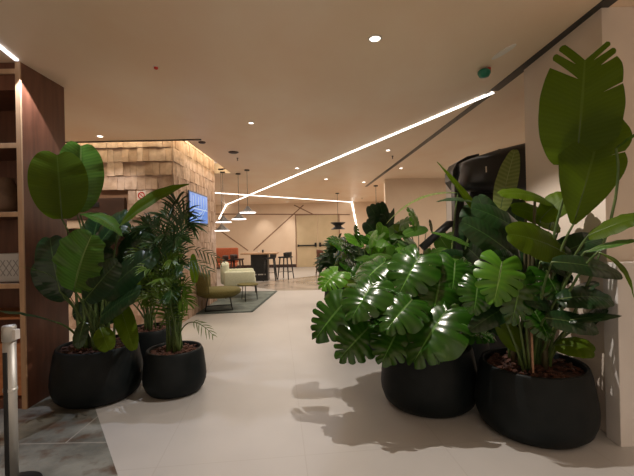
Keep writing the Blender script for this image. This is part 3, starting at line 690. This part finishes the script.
class Plant:
    def __init__(s, name, center, label, group='black planters with tropical plants', r=.4, h=.5, rb=None, potm=None):
        s.c = Vector((center[0], center[1], 0)); s.e = empty(name, s.c, label, 'potted plant', group); s.r = r; s.h = h
        bm = nb(); rb = rb or r * .82; rt = r * .88
        prof = [(.001, 0), (rb - .05, 0), (rb, .012), (rb + (r - rb) * .55, .05), (r * .985, h * .24), (r, h * .36), (r * .985, h * .52), (rt + .012, h * .9), (rt, h - .012), (rt - .006, h), (rt - .022, h), (rt - .026, h - .01), (rt - .03, h - .08)]
        lathe(bm, prof, 64); obj('pot', bm, potm or M['pot'], s.e, smooth=True)
        bm = nb(); rs = rt - .028; rng = random.Random(int(r * 1000)); rings = [(.001, h - .035)] + [(rs * k / 7, h - .045 + rng.uniform(-.008, .012)) for k in range(1, 8)]
        lathe(bm, rings, 40)
        for v in bm.verts: v.co.z += rng.uniform(-.008, .010)
        for k in range(130):
            a = rng.uniform(0, 2 * PI); q = rs * .93 * math.sqrt(rng.random())
            rt_ = Matrix.Translation((q * math.cos(a), q * math.sin(a), h - .03 + rng.uniform(-.005, .01))) @ Matrix.Rotation(rng.uniform(0, 6), 4, 'Z') @ Matrix.Rotation(rng.uniform(-.6, .6), 4, 'X')
            box(bm, -.02, .02, -.011, .011, -.005, .005, mi=1, rot=rt_)
        obj('soil', bm, [M['soil'], M['chip']], s.e)
    def root(s, a=None, q=.3, rng=random):
        a = rng.uniform(0, 2 * PI) if a is None else a
        return Vector((s.c.x + s.r * q * math.cos(a), s.c.y + s.r * q * math.sin(a), s.h - .05))
    def add(s, name, bm, m):
        for v in bm.verts: v.co -= s.c
       
        me = bpy.data.meshes.new(name); bm.to_mesh(me); bm.free(); return link(name, me, m, s.e)
    def leaf(s, root, base, tip, W, normal, kind='paddle', m='banana', bow=.08, stalk=.010, sbow=None, splits=None, seed=0, fold=.15, droop=.22, wav=.05, label=None, **kw):
        base, tip, root = Vector(base), Vector(tip), Vector(root); nrm = Vector(normal).normalized()
        ln = (tip - base).length; c = (base + tip) / 2 + nrm * bow * ln
        bm = nb();
        prof = {'paddle': p_paddle, 'torn': p_torn, 'wedge': p_wedge, 'round': p_round, 'lance': p_lance, 'heart': p_heart}[kind]
        ph = {'paddle': (80, 60), 'torn': (86, 47), 'wedge': (62, 60), 'round': (88, 60), 'lance': (60, 35), 'heart': (140, 18)}[kind]
        if kind == 'heart':
            sp = []; rg = random.Random(seed); nl = kw.pop('lobes', 5)
            for sd in (-1, 1):
                for k in range(nl):
                    if rg.random() < .12: continue
                    sp.append((.16 + .66 * (k + .5) / nl + rg.uniform(-.015, .015), sd, rg.uniform(.34, .68), rg.uniform(.012, .020)))
            splits = sp; kw.setdefault('rnd', .09); kw.setdefault('nu', 34)
        blade(bm, bez(base, c, tip, 12), W, nrm, prof, ph[0], ph[1], splits=splits, fold=fold, droop=droop, wav=wav, seed=seed, **kw)
        if stalk:
            cc = sbow if sbow is not None else Vector((root.x * .6 + base.x * .4, root.y * .6 + base.y * .4, root.z + (base.z - root.z) * .75))
            n_ = 10; sp_ = bez(root, cc, base, n_); ext = bez(base, c, tip, 12)[1:9]; dn = [p - nrm * stalk * .25 for p in ext]
            rr = [stalk * (1.25 - .5 * i / n_) for i in range(n_ + 1)] + [stalk * .6 * (1 - (i + 1) / 9.0) + .0008 for i in range(8)]
            tube(bm, sp_ + dn, rr, 7, mi=1)
        o = s.add('leaf', bm, [M[m], M['stalk']])
        if label: o['label'] = label
        return o
    def frond(s, root, mid_, tip, n=22, ll=.28, lw=.012, normal=(0, -.5, 1), m='palm', start=.3, droop=.35, seed=0, ang=48):
        rg = random.Random(seed); bm = nb(); uvl = bm.loops.layers.uv.verify()
        P_ = bez(root, mid_, tip, 20); tube(bm, P_, [.007 * (1 - .85 * i / 20) + .001 for i in range(21)], 6, mi=1)
        nrm = Vector(normal).normalized()
        for k in range(n):
            u = start + (1 - start) * (k + .5) / n; f = u * 20; i = min(int(f), 19); p = P_[i].lerp(P_[i + 1], f - i); t = (P_[i + 1] - P_[i]).normalized()
            env = math.sin(PI * (.12 + .82 * (k + .5) / n)) ** .6
            for sd in (-1, 1):
                sv = t.cross(nrm).normalized() * sd; a = math.radians(ang * (1 - .45 * k / n) + rg.uniform(-7, 7))
                d_ = (t * math.cos(a) + sv * math.sin(a) + nrm * rg.uniform(.0, .25)).normalized(); l = ll * env * rg.uniform(.85, 1.1)
                wv = d_.cross(nrm).normalized() * lw; pr = None
                for q in range(6):
                    x = q / 5; c_ = p + d_ * l * x + Vector((0, 0, -1)) * droop * l * x * x; ww = wv * (math.sin(PI * (x * .9 + .09)) ** .8 if q < 5 else .03)
                    nl_ = nrm * ww.length * .35
                    cur = [bm.verts.new(c_ - ww + nl_), bm.verts.new(c_), bm.verts.new(c_ + ww + nl_)]
                    if pr:
                        for z_ in (0, 1):
                            f_ = bm.faces.new((pr[z_], pr[z_ + 1], cur[z_ + 1], cur[z_])); f_.smooth = True
                            for lp, uvv in zip(f_.loops, ((x, .5), (x, .5), (x, .5), (x, .5))): lp[uvl].uv = uvv
                    pr = cur
        return s.add('frond', bm, [M[m], M['stalk']])

CAMP = Vector((0, 0, EYE))
def tocam(p, up=0.25, side=0): v = (CAMP - Vector(p)); v.z = 0; v.normalize(); return v + Vector((side, 0, up))

# ---- A: big left planter, bird-of-paradise with broad paddles
A = Plant('potted_strelitzia', (-2.15, 3.69), 'broad-leaved plant in the largest left planter, beside the cabinet', r=.40, h=.50)
rt = lambda pl, x, y, q=.25: pl.root(math.atan2(y, x), q)
def lf(pl, bx, tx, Yb, Yt, Wpx, nrm=None, rx=0, ry=0, **kw):
    b_, t_ = Q(*bx, Yb), Q(*tx, Yt); W_ = Wpx / F * (Yb + Yt) / 2
    r_ = Vector((pl.c.x + rx, pl.c.y + ry, pl.h - .05))
    return pl.leaf(r_, b_, t_, W_, nrm if nrm is not None else tocam((b_ + t_) / 2), **kw)
lf(A, (62, 219), (57, 155), 3.55, 3.50, 26, rx=-.03, kind='round', m='banana', bow=.06, wav=.03, seed=1, droop=.1)
lf(A, (76, 212), (81, 146), 3.75, 3.75, 22, nrm=(.9, -.8, .1), rx=.02, kind='round', m='banana_light', bow=.10, seed=2, fold=.35, droop=.2)
lf(A, (74, 291), (92, 235), 3.35, 3.25, 27, nrm=(.1, -1, .35), rx=.05, ry=-.08, kind='paddle', m='banana_light', bow=.12, seed=3, wav=.16, fold=.35)
lf(A, (60, 292), (50, 238), 3.45, 3.5, 17, nrm=(.3, -1, .2), rx=-.05, kind='round', m='dark_leaf', seed=4)
lf(A, (120, 226), (189, 184), 3.55, 3.3, 13, nrm=(-.35, -.9, .6), rx=.08, kind='lance', m='banana', bow=.12, seed=5, fold=.4, droop=.2)
lf(A, (80, 214), (122, 236), 3.7, 3.5, 14, nrm=(.2, -.3, 1), rx=.03, kind='lance', m='banana_light', bow=.2, seed=6, fold=.3)
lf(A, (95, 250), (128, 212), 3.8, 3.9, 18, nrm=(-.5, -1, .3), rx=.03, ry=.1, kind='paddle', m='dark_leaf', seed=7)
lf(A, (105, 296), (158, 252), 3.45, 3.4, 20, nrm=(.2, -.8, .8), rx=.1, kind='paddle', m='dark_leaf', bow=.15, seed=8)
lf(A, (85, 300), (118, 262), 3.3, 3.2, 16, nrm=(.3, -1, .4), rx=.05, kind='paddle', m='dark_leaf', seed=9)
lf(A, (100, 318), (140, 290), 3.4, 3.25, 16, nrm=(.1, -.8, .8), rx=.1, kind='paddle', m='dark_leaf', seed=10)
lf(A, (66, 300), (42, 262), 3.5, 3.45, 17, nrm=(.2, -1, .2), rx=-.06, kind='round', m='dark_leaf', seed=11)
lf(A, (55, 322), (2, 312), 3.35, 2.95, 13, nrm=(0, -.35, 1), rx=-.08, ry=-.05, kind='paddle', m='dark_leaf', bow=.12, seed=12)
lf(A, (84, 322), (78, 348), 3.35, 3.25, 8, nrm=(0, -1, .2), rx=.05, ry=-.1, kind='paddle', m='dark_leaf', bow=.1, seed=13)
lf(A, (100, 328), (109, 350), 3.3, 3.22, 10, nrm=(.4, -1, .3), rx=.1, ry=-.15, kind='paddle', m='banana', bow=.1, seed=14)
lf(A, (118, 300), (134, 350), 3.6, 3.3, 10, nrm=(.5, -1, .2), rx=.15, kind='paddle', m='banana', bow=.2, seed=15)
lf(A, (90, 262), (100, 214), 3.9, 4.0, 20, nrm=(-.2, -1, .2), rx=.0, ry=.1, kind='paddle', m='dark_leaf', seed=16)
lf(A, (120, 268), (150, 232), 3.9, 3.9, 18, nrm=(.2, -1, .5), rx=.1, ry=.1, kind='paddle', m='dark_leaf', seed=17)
random.seed(11)
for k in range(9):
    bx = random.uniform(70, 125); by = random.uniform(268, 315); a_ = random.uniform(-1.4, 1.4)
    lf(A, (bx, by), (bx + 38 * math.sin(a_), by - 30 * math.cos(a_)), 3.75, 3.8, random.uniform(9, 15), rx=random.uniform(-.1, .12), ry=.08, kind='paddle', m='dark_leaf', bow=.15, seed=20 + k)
for k in range(6):  # stems
    bm = nb(); x = -.12 + .05 * k; tube(bm, bez((A.c.x + x, A.c.y - .1 + .04 * (k % 3), .45), (A.c.x + x, A.c.y - .1, .8), (A.c.x + x * 1.5, A.c.y - .05, 1.15), 8), [.022 - .0018 * i for i in range(9)], 8)
    A.add('stem', bm, M['stalk'])
lf(A, (50, 275), (13, 266), 3.4, 3.1, 1.2, nrm=(0, 0, 1), rx=-.05, kind='lance', m='palm_young', stalk=.004, bow=.1, seed=18)

# ---- B: small front planter with palm
B = Plant('potted_palm', (-1.44, 3.78), 'feathery palm in the smaller planter at the front left', r=.30, h=.42)
random.seed(5)
B.fr = []
def fr(pl, x, y, Y, seed, m='palm', n=20, ll=.24, lw=.011, lift=.55, start=.3, nrm=None, rx=0, droop=.35):
    tp = Q(x, y, Y); r_ = Vector((pl.c.x + rx, pl.c.y + random.uniform(-.04, .04), pl.h - .05))
    md = Vector((r_.x * .75 + tp.x * .25, r_.y * .7 + tp.y * .3, max(r_.z, tp.z) + lift * abs(tp.x - r_.x) + .05))
    pl.frond(r_, md, tp, n, ll, lw, nrm or (0, -.8, .7), m, start, droop, seed)
for k, (x, y, Y) in enumerate([(143, 228, 3.6), (188, 214, 3.6), (176, 200, 3.8), (194, 226, 3.7), (160, 216, 3.9), (134, 256, 3.5), (178, 258, 3.5), (150, 245, 3.4), (182, 240, 3.4),
                               (131, 285, 3.6), (186, 288, 3.6), (145, 270, 3.3), (184, 268, 3.3), (165, 235, 3.4), (172, 262, 3.3), (160, 280, 3.2), (172, 296, 3.25), (141, 300, 3.4), (188, 304, 3.5)]):
    fr(B, x, y, Y, k, 'palm' if y < 255 or k % 4 == 0 else 'palm_young', rx=random.uniform(-.07, .07), ll=.23 if y > 240 else .27, lw=.0065 if y > 255 else .009, n=26 if y > 255 else 20, start=.35 if y < 250 else .2)
for k in range(7):
    bm = nb(); x = -.06 + .02 * k; tube(bm, bez((B.c.x + x, B.c.y - .03 + .02 * (k % 3), .37), (B.c.x + x, B.c.y, .6), (B.c.x + x * 1.6, B.c.y, .85), 6), [.012 - .001 * i for i in range(7)], 7)
    B.add('stem', bm, M['stalk'])
# thin arching leaflets low right
fr(B, 214, 336, 3.5, 50, 'palm_young', n=7, ll=.10, lw=.004, start=.6, lift=.5)

# ---- C: planter behind
C = Plant('potted_fern_palm', (-2.02, 4.55), 'palm in the half hidden planter behind the two left ones', r=.30, h=.45)
for k, (x, y, Y) in enumerate([(120, 235, 4.4), (150, 225, 4.5), (170, 245, 4.5), (135, 262, 4.3), (160, 270, 4.3), (172, 272, 4.4), (112, 270, 4.4), (222, 262, 4.5), (210, 272, 4.4)]):
    fr(C, x, y, Y, 70 + k, 'palm', n=20 if x < 200 else 7, ll=.26 if x < 200 else .16, start=.3 if x < 200 else .72, lw=.013 if x < 200 else .007, rx=random.uniform(-.06, .06))
lf(C, (195, 283), (193, 254), 4.5, 4.5, 4.5, nrm=(.3, -1, .2), rx=.1, kind='paddle', m='banana', seed=3)
for k in range(7):
    bx = 128 + 6 * k; lf(C, (bx, 300 - 4 * (k % 3)), (bx - 14 + 9 * (k % 4), 262 - 5 * (k % 3)), 4.6, 4.5, 13, rx=.0, kind='paddle', m='dark_leaf', seed=30 + k)

# ---- D: monstera planter
D = Plant('potted_monstera', (.97, 3.40), 'glossy split-leaf monstera in the planter right of the walkway', r=.42, h=.52)
def mon(pl, bx, tx, Yb, Yt, Wpx, nrm=None, m='monstera', seed=0, **kw):
    lf(pl, bx, tx, Yb, Yt, Wpx, nrm, kind='heart', m=m, seed=seed, fold=kw.pop('fold', .22), droop=kw.pop('droop', .42), wav=.09, stalk=.008, **kw)
mon(D, (447, 310), (414, 362), 2.98, 2.80, 35, (-.35, -.75, .9), seed=1, rx=.1, ry=-.1, lobes=6)
mon(D, (343, 304), (316, 338), 3.15, 3.1, 25, (-.35, -1, .55), seed=2, lobes=6)
mon(D, (368, 328), (340, 358), 3.05, 2.9, 24, (-.2, -1, .35), m='monstera', seed=3)
mon(D, (373, 284), (352, 318), 3.05, 2.85, 27, (-.2, -.8, .9), seed=4)
mon(D, (398, 330), (382, 362), 3.0, 2.82, 23, (-.1, -1, .5), seed=5)
mon(D, (420, 256), (398, 296), 3.2, 3.05, 27, (-.1, -.8, .9), seed=6)
mon(D, (412, 300), (386, 330), 2.98, 2.76, 26, (0, -.8, .8), seed=7)
mon(D, (338, 272), (322, 288), 3.5, 3.4, 16, (-.2, -.8, .8), m='monstera_young', seed=8)
mon(D, (440, 280), (432, 316), 3.15, 3.0, 26, (.1, -1, .7), seed=9)
mon(D, (385, 262), (362, 284), 3.4, 3.25, 24, (-.3, -.6, 1), seed=10)
mon(D, (455, 262), (452, 292), 3.25, 3.1, 22, (.1, -.9, .7), m='monstera', seed=11)
mon(D, (430, 345), (440, 362), 3.05, 3.0, 12, (.2, -1, .3), m='monstera', seed=12)
lf(D, (455, 304), (458, 320), 3.0, 2.98, 5.5, nrm=(0, -1, .3), kind='paddle', m='banana_light', seed=4, label='small plain yellow green leaf')
rg = random.Random(8)
for k in range(24):
    an = rg.uniform(0, 2 * PI); el = rg.uniform(-.05, 1.1); rr = rg.uniform(.30, .78)
    cx = D.c + Vector((-.08, .05, .72)); dv = Vector((math.cos(an) * math.cos(el), math.sin(an) * math.cos(el) * .85, math.sin(el) * .8))
    b_ = cx + dv * rr * .62; t_ = cx + dv * (rr * .62) + Vector((dv.x, dv.y, -.35)).normalized() * rg.uniform(.26, .38)
    if t_.x > 1.55 or t_.y < 2.9: continue
    D.leaf(D.root(an, .2), b_, t_, rg.uniform(.17, .25), Vector((dv.x * .5, dv.y * .5, .9)), kind='heart', m='monstera', seed=40 + k, stalk=.007, droop=.42, fold=.22, wav=.09)

# ---- E: right front planter with giant torn banana leaves
Eb = Plant('potted_banana_plant', (1.64, 2.93), 'tall banana-leaved plant in the right front planter with torn giant leaves', r=.42, h=.50)
tears = [(.79, -1, .22, .034), (.90, -1, .35, .016), (.93, 1, .4, .016), (.84, 1, .5, .014), (.60, 1, .55, .006)]
lf(Eb, (576, 166), (585, 60), 2.70, 2.62, 41, nrm=(-.25, -1, .12), rx=.02, kind='torn', m='banana', bow=.03, seed=1, wav=.03, splits=tears, rnd=.05, nu=40, droop=.12, fold=.08)
lf(Eb, (573, 225), (603, 118), 2.70, 2.66, 36, nrm=(-.25, -1, .1), rx=.03, kind='wedge', m='banana', bow=.05, seed=2, wav=.04, splits=[(.6, 1, .6, .006)], droop=.1, fold=.12)
lf(Eb, (616, 148), (646, 128), 2.5, 2.35, 7, sbow=Q(632, 215, 2.6), nrm=(-.2, -.6, 1), rx=.1, kind='paddle', m='banana_light', bow=.1, seed=3)
lf(Eb, (588, 236), (640, 217), 2.65, 2.4, 15, nrm=(-.1, -.75, .8), rx=.08, kind='paddle', m='banana', bow=.12, seed=4)
lf(Eb, (585, 252), (640, 240), 2.6, 2.4, 9, nrm=(0, -.6, 1), rx=.08, kind='lance', m='banana_light', bow=.12, seed=5)
lf(Eb, (598, 252), (634, 298), 2.5, 2.35, 8, nrm=(.3, -.6, .8), rx=.1, kind='lance', m='banana', bow=.35, seed=6)
lf(Eb, (556, 300), (612, 300), 2.7, 2.6, 17, nrm=(.0, -.7, 1), rx=.05, kind='paddle', m='dark_leaf', bow=.2, seed=7)
lf(Eb, (560, 322), (622, 316), 2.65, 2.5, 9, nrm=(0, -.6, 1), rx=.05, kind='lance', m='dark_leaf', bow=.1, seed=8)
lf(Eb, (566, 254), (508, 234), 2.8, 2.7, 24, nrm=(-.1, -.8, .6), rx=-.02, kind='paddle', m='banana', bow=.15, seed=9)
lf(Eb, (520, 262), (462, 222), 3.0, 3.0, 20, nrm=(-.1, -.8, .6), rx=-.08, ry=.1, kind='paddle', m='dark_leaf', bow=.15, seed=10)
lf(Eb, (505, 262), (478, 196), 3.3, 3.3, 16, nrm=(-.5, -1, .2), rx=-.1, ry=.15, kind='paddle', m='dark_leaf', bow=.1, seed=11)
lf(Eb, (540, 220), (568, 196), 3.0, 2.9, 16, nrm=(-.3, -.7, .8), rx=0, kind='paddle', m='banana', bow=.2, seed=12)
lf(Eb, (556, 206), (500, 194), 3.0, 3.0, 19, nrm=(0, -.5, 1), rx=0, kind='paddle', m='banana', bow=.2, seed=13)
lf(Eb, (545, 262), (600, 238), 2.9, 2.8, 18, nrm=(.1, -.7, .8), rx=.05, kind='paddle', m='dark_leaf', bow=.15, seed=14)
lf(Eb, (555, 345), (594, 352), 2.75, 2.6, 14, nrm=(.1, -.8, .8), rx=.1, ry=-.05, kind='paddle', m='banana', bow=.25, seed=15)
lf(Eb, (520, 350), (498, 318), 2.9, 2.9, 11, nrm=(-.2, -1, .2), rx=-.1, kind='paddle', m='banana', bow=.1, seed=16)
mon(Eb, (502, 262), (494, 302), 2.75, 2.65, 25, (-.1, -1, .6), m='monstera_young', seed=21, rx=-.1, ry=-.1)
mon(Eb, (520, 276), (512, 322), 2.75, 2.65, 24, (.1, -1, .5), m='monstera', seed=22, rx=-.08, ry=-.1)
mon(Eb, (478, 282), (474, 312), 2.85, 2.75, 19, (-.2, -1, .5), m='monstera', seed=23, rx=-.12, ry=-.1)
mon(Eb, (545, 272), (560, 300), 2.85, 2.75, 20, (.2, -1, .6), m='monstera', seed=24, rx=0)
mon(Eb, (535, 312), (548, 338), 2.8, 2.7, 17, (.1, -1, .6), m='monstera', seed=25, rx=0)
for k, (x, y, zt_) in enumerate([(-.02, 0, 1.5), (.03, .05, 1.75), (-.10, .08, 1.3), (.06, -.06, 1.2), (-.06, -.05, 1.1), (.0, .1, 1.6)]):
    bm = nb(); tube(bm, bez((Eb.c.x + x, Eb.c.y + y, .45), (Eb.c.x + x, Eb.c.y + y, .9), (Eb.c.x + x * 1.5, Eb.c.y + y - .05, zt_), 8), [.024 - .0018 * i for i in range(9)], 9)
    Eb.add('stem', bm, M['stalkdark'])
p, q = Q(533, 374, 2.75), Q(531, 318, 2.78)
bm = nb(); tube(bm, [Vector((p.x, p.y, .44)), p, q], .0085, 8); o = Eb.add('support_stake', bm, M['woodpost']); o['label'] = 'pale pinkish stake'

# ---- F: banana plant behind, between D and E
Fp = Plant('potted_plant', (1.42, 4.02), 'arching strap-leaved plant behind the monstera and banana planters', r=.36, h=.5)
lf(Fp, (500, 212), (515, 150), 4.0, 3.95, 11, nrm=(-.7, -.9, .1), kind='paddle', m='pale_leaf', bow=.1, seed=1, fold=.2)
lf(Fp, (492, 236), (437, 162), 4.0, 3.8, 9, nrm=(.4, -.8, .5), rx=-.02, kind='lance', m='banana', bow=.05, seed=2, fold=.3)
lf(Fp, (458, 193), (386, 224), 3.9, 4.0, 5, nrm=(-.3, -.3, 1), rx=-.05, kind='lance', m='pale_leaf', bow=.28, seed=3, fold=.2, label='long pale arching leaf')
lf(Fp, (480, 205), (436, 202), 3.9, 3.8, 7, nrm=(0, -.5, 1), kind='lance', m='dark_leaf', bow=.2, seed=4)
lf(Fp, (478, 250), (430, 232), 3.8, 3.6, 8, nrm=(0, -.6, .9), kind='lance', m='banana_light', bow=.1, seed=5)
lf(Fp, (474, 262), (444, 262), 3.8, 3.6, 10, nrm=(0, -.6, .9), kind='lance', m='banana_light', bow=.15, seed=6)
lf(Fp, (480, 262), (470, 205), 4.1, 4.1, 17, nrm=(-.2, -1, .2), kind='paddle', m='dark_leaf', bow=.15, seed=7)
lf(Fp, (500, 250), (520, 200), 4.1, 4.0, 17, nrm=(.2, -1, .2), kind='paddle', m='dark_leaf', bow=.15, seed=8)
lf(Fp, (500, 285), (468, 248), 3.9, 3.7, 20, nrm=(-.2, -1, .4), kind='paddle', m='dark_leaf', bow=.15, seed=9)
for k in range(14):
    bx = random.uniform(455, 520); by = random.uniform(255, 300); a_ = random.uniform(-1.5, 1.5)
    lf(Fp, (bx, by), (bx + 36 * math.sin(a_), by - 30 * math.cos(a_)), 3.95, 3.9, random.uniform(8, 14), rx=random.uniform(-.1, .1), kind='paddle', m='dark_leaf', bow=.15, seed=20 + k)

# ---- Background plants behind the monstera
G1 = Plant('potted_fiddle_leaf', (1.15, 6.1), 'dark paddle-leaved plant rising above the far end of the planting', r=.3, h=.45)
for k, (b_, t_, w_) in enumerate([((383, 228), (370, 206), 8), ((384, 226), (380, 203), 8), ((386, 238), (394, 208), 5), ((383, 240), (366, 222), 9), ((385, 246), (372, 236), 10), ((386, 248), (402, 232), 4), ((388, 242), (400, 250), 10), ((384, 254), (374, 252), 9), ((390, 232), (384, 214), 9), ((386, 262), (396, 258), 10), ((384, 262), (368, 246), 9)]):
    lf(G1, b_, t_, 6.0, 5.95, w_, nrm=(random.uniform(-.5, .5), -1, .3), kind='round' if w_ > 6 else 'lance', m='dark_leaf', stalk=.006, seed=k, rx=random.uniform(-.03, .03))
G2 = Plant('potted_areca_palm', (.45, 8.2), 'bushy palm at the far left end of the planting', r=.32, h=.45)
for k in range(22):
    an = rg.uniform(0, 2 * PI); x = 343 + 26 * math.cos(an) * rg.uniform(.4, 1); y = 254 - 16 * abs(math.sin(an)) + rg.uniform(0, 20)
    fr(G2, x, y, 8.2 + .5 * math.sin(an), 100 + k, 'palm', n=16, ll=.34, lw=.024, start=.3)
G3 = Plant('potted_philodendron', (.62, 5.0), 'leafy green plant just behind the monstera', r=.36, h=.48)
G4 = Plant('potted_philodendron', (1.45, 5.4), 'leafy plant hidden between the dark plant and black machine', r=.3, h=.48)
for pl, x0, x1, y0, y1, Yc, n_ in ((G3, 330, 400, 235, 285, 4.9, 34), (G4, 395, 462, 225, 270, 5.2, 24)):
    for k in range(n_):
        bx = rg.uniform(x0, x1); by = rg.uniform(y0, y1); a_ = rg.uniform(-2.2, 2.2); ln = rg.uniform(15, 26)
        Yb = Yc + rg.uniform(-.35, .35)
        kk = rg.choice(['heart', 'paddle', 'lance'])
        lf(pl, (bx, by), (bx + ln * math.sin(a_), by - ln * .8 * math.cos(a_)), Yb, Yb - .15, rg.uniform(7, 11) * (1.2 if kk == 'heart' else 1 if kk == 'paddle' else .6), nrm=(rg.uniform(-.6, .3), -.8, rg.uniform(.3, 1)),
           rx=rg.uniform(-.1, .1), kind=kk, m=rg.choice(['monstera', 'monstera_young', 'monstera_young', 'banana', 'banana_light']), stalk=.006, seed=200 + k, bow=.12)

# extra low foliage of the right planters
rg2 = random.Random(77)
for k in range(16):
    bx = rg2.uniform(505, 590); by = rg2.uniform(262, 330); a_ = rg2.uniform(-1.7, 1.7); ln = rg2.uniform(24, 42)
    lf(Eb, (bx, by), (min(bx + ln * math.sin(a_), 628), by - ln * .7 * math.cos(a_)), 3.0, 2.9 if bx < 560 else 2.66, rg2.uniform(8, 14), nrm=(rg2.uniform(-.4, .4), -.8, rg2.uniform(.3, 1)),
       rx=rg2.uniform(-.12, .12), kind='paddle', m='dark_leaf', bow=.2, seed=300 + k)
for k in range(8):
    bx = rg2.uniform(450, 490); by = rg2.uniform(280, 330); a_ = rg2.uniform(-1.6, 1.6)
    lf(D, (bx, by), (bx + 24 * math.sin(a_), by - 20 * math.cos(a_)), 3.4, 3.3, rg2.uniform(10, 15), nrm=(rg2.uniform(-.4, .4), -.8, .6), rx=.12, kind='heart', m='monstera', seed=330 + k)

for k, (b_, t_, w_, Y, m_) in enumerate([((530, 240), (472, 208), 17, 3.15, 'dark_leaf'), ((560, 228), (512, 208), 15, 3.1, 'banana'), ((540, 262), (592, 256), 14, 2.85, 'dark_leaf'), ((552, 262), (622, 276), 13, 2.62, 'dark_leaf'),
                                        ((520, 300), (470, 330), 13, 2.85, 'dark_leaf'), ((545, 318), (598, 330), 13, 2.66, 'dark_leaf')]):
    lf(Eb, b_, t_, Y, Y - .06, w_, nrm=(-.1, -.8, .7), kind='paddle', m=m_, bow=.16, seed=400 + k)
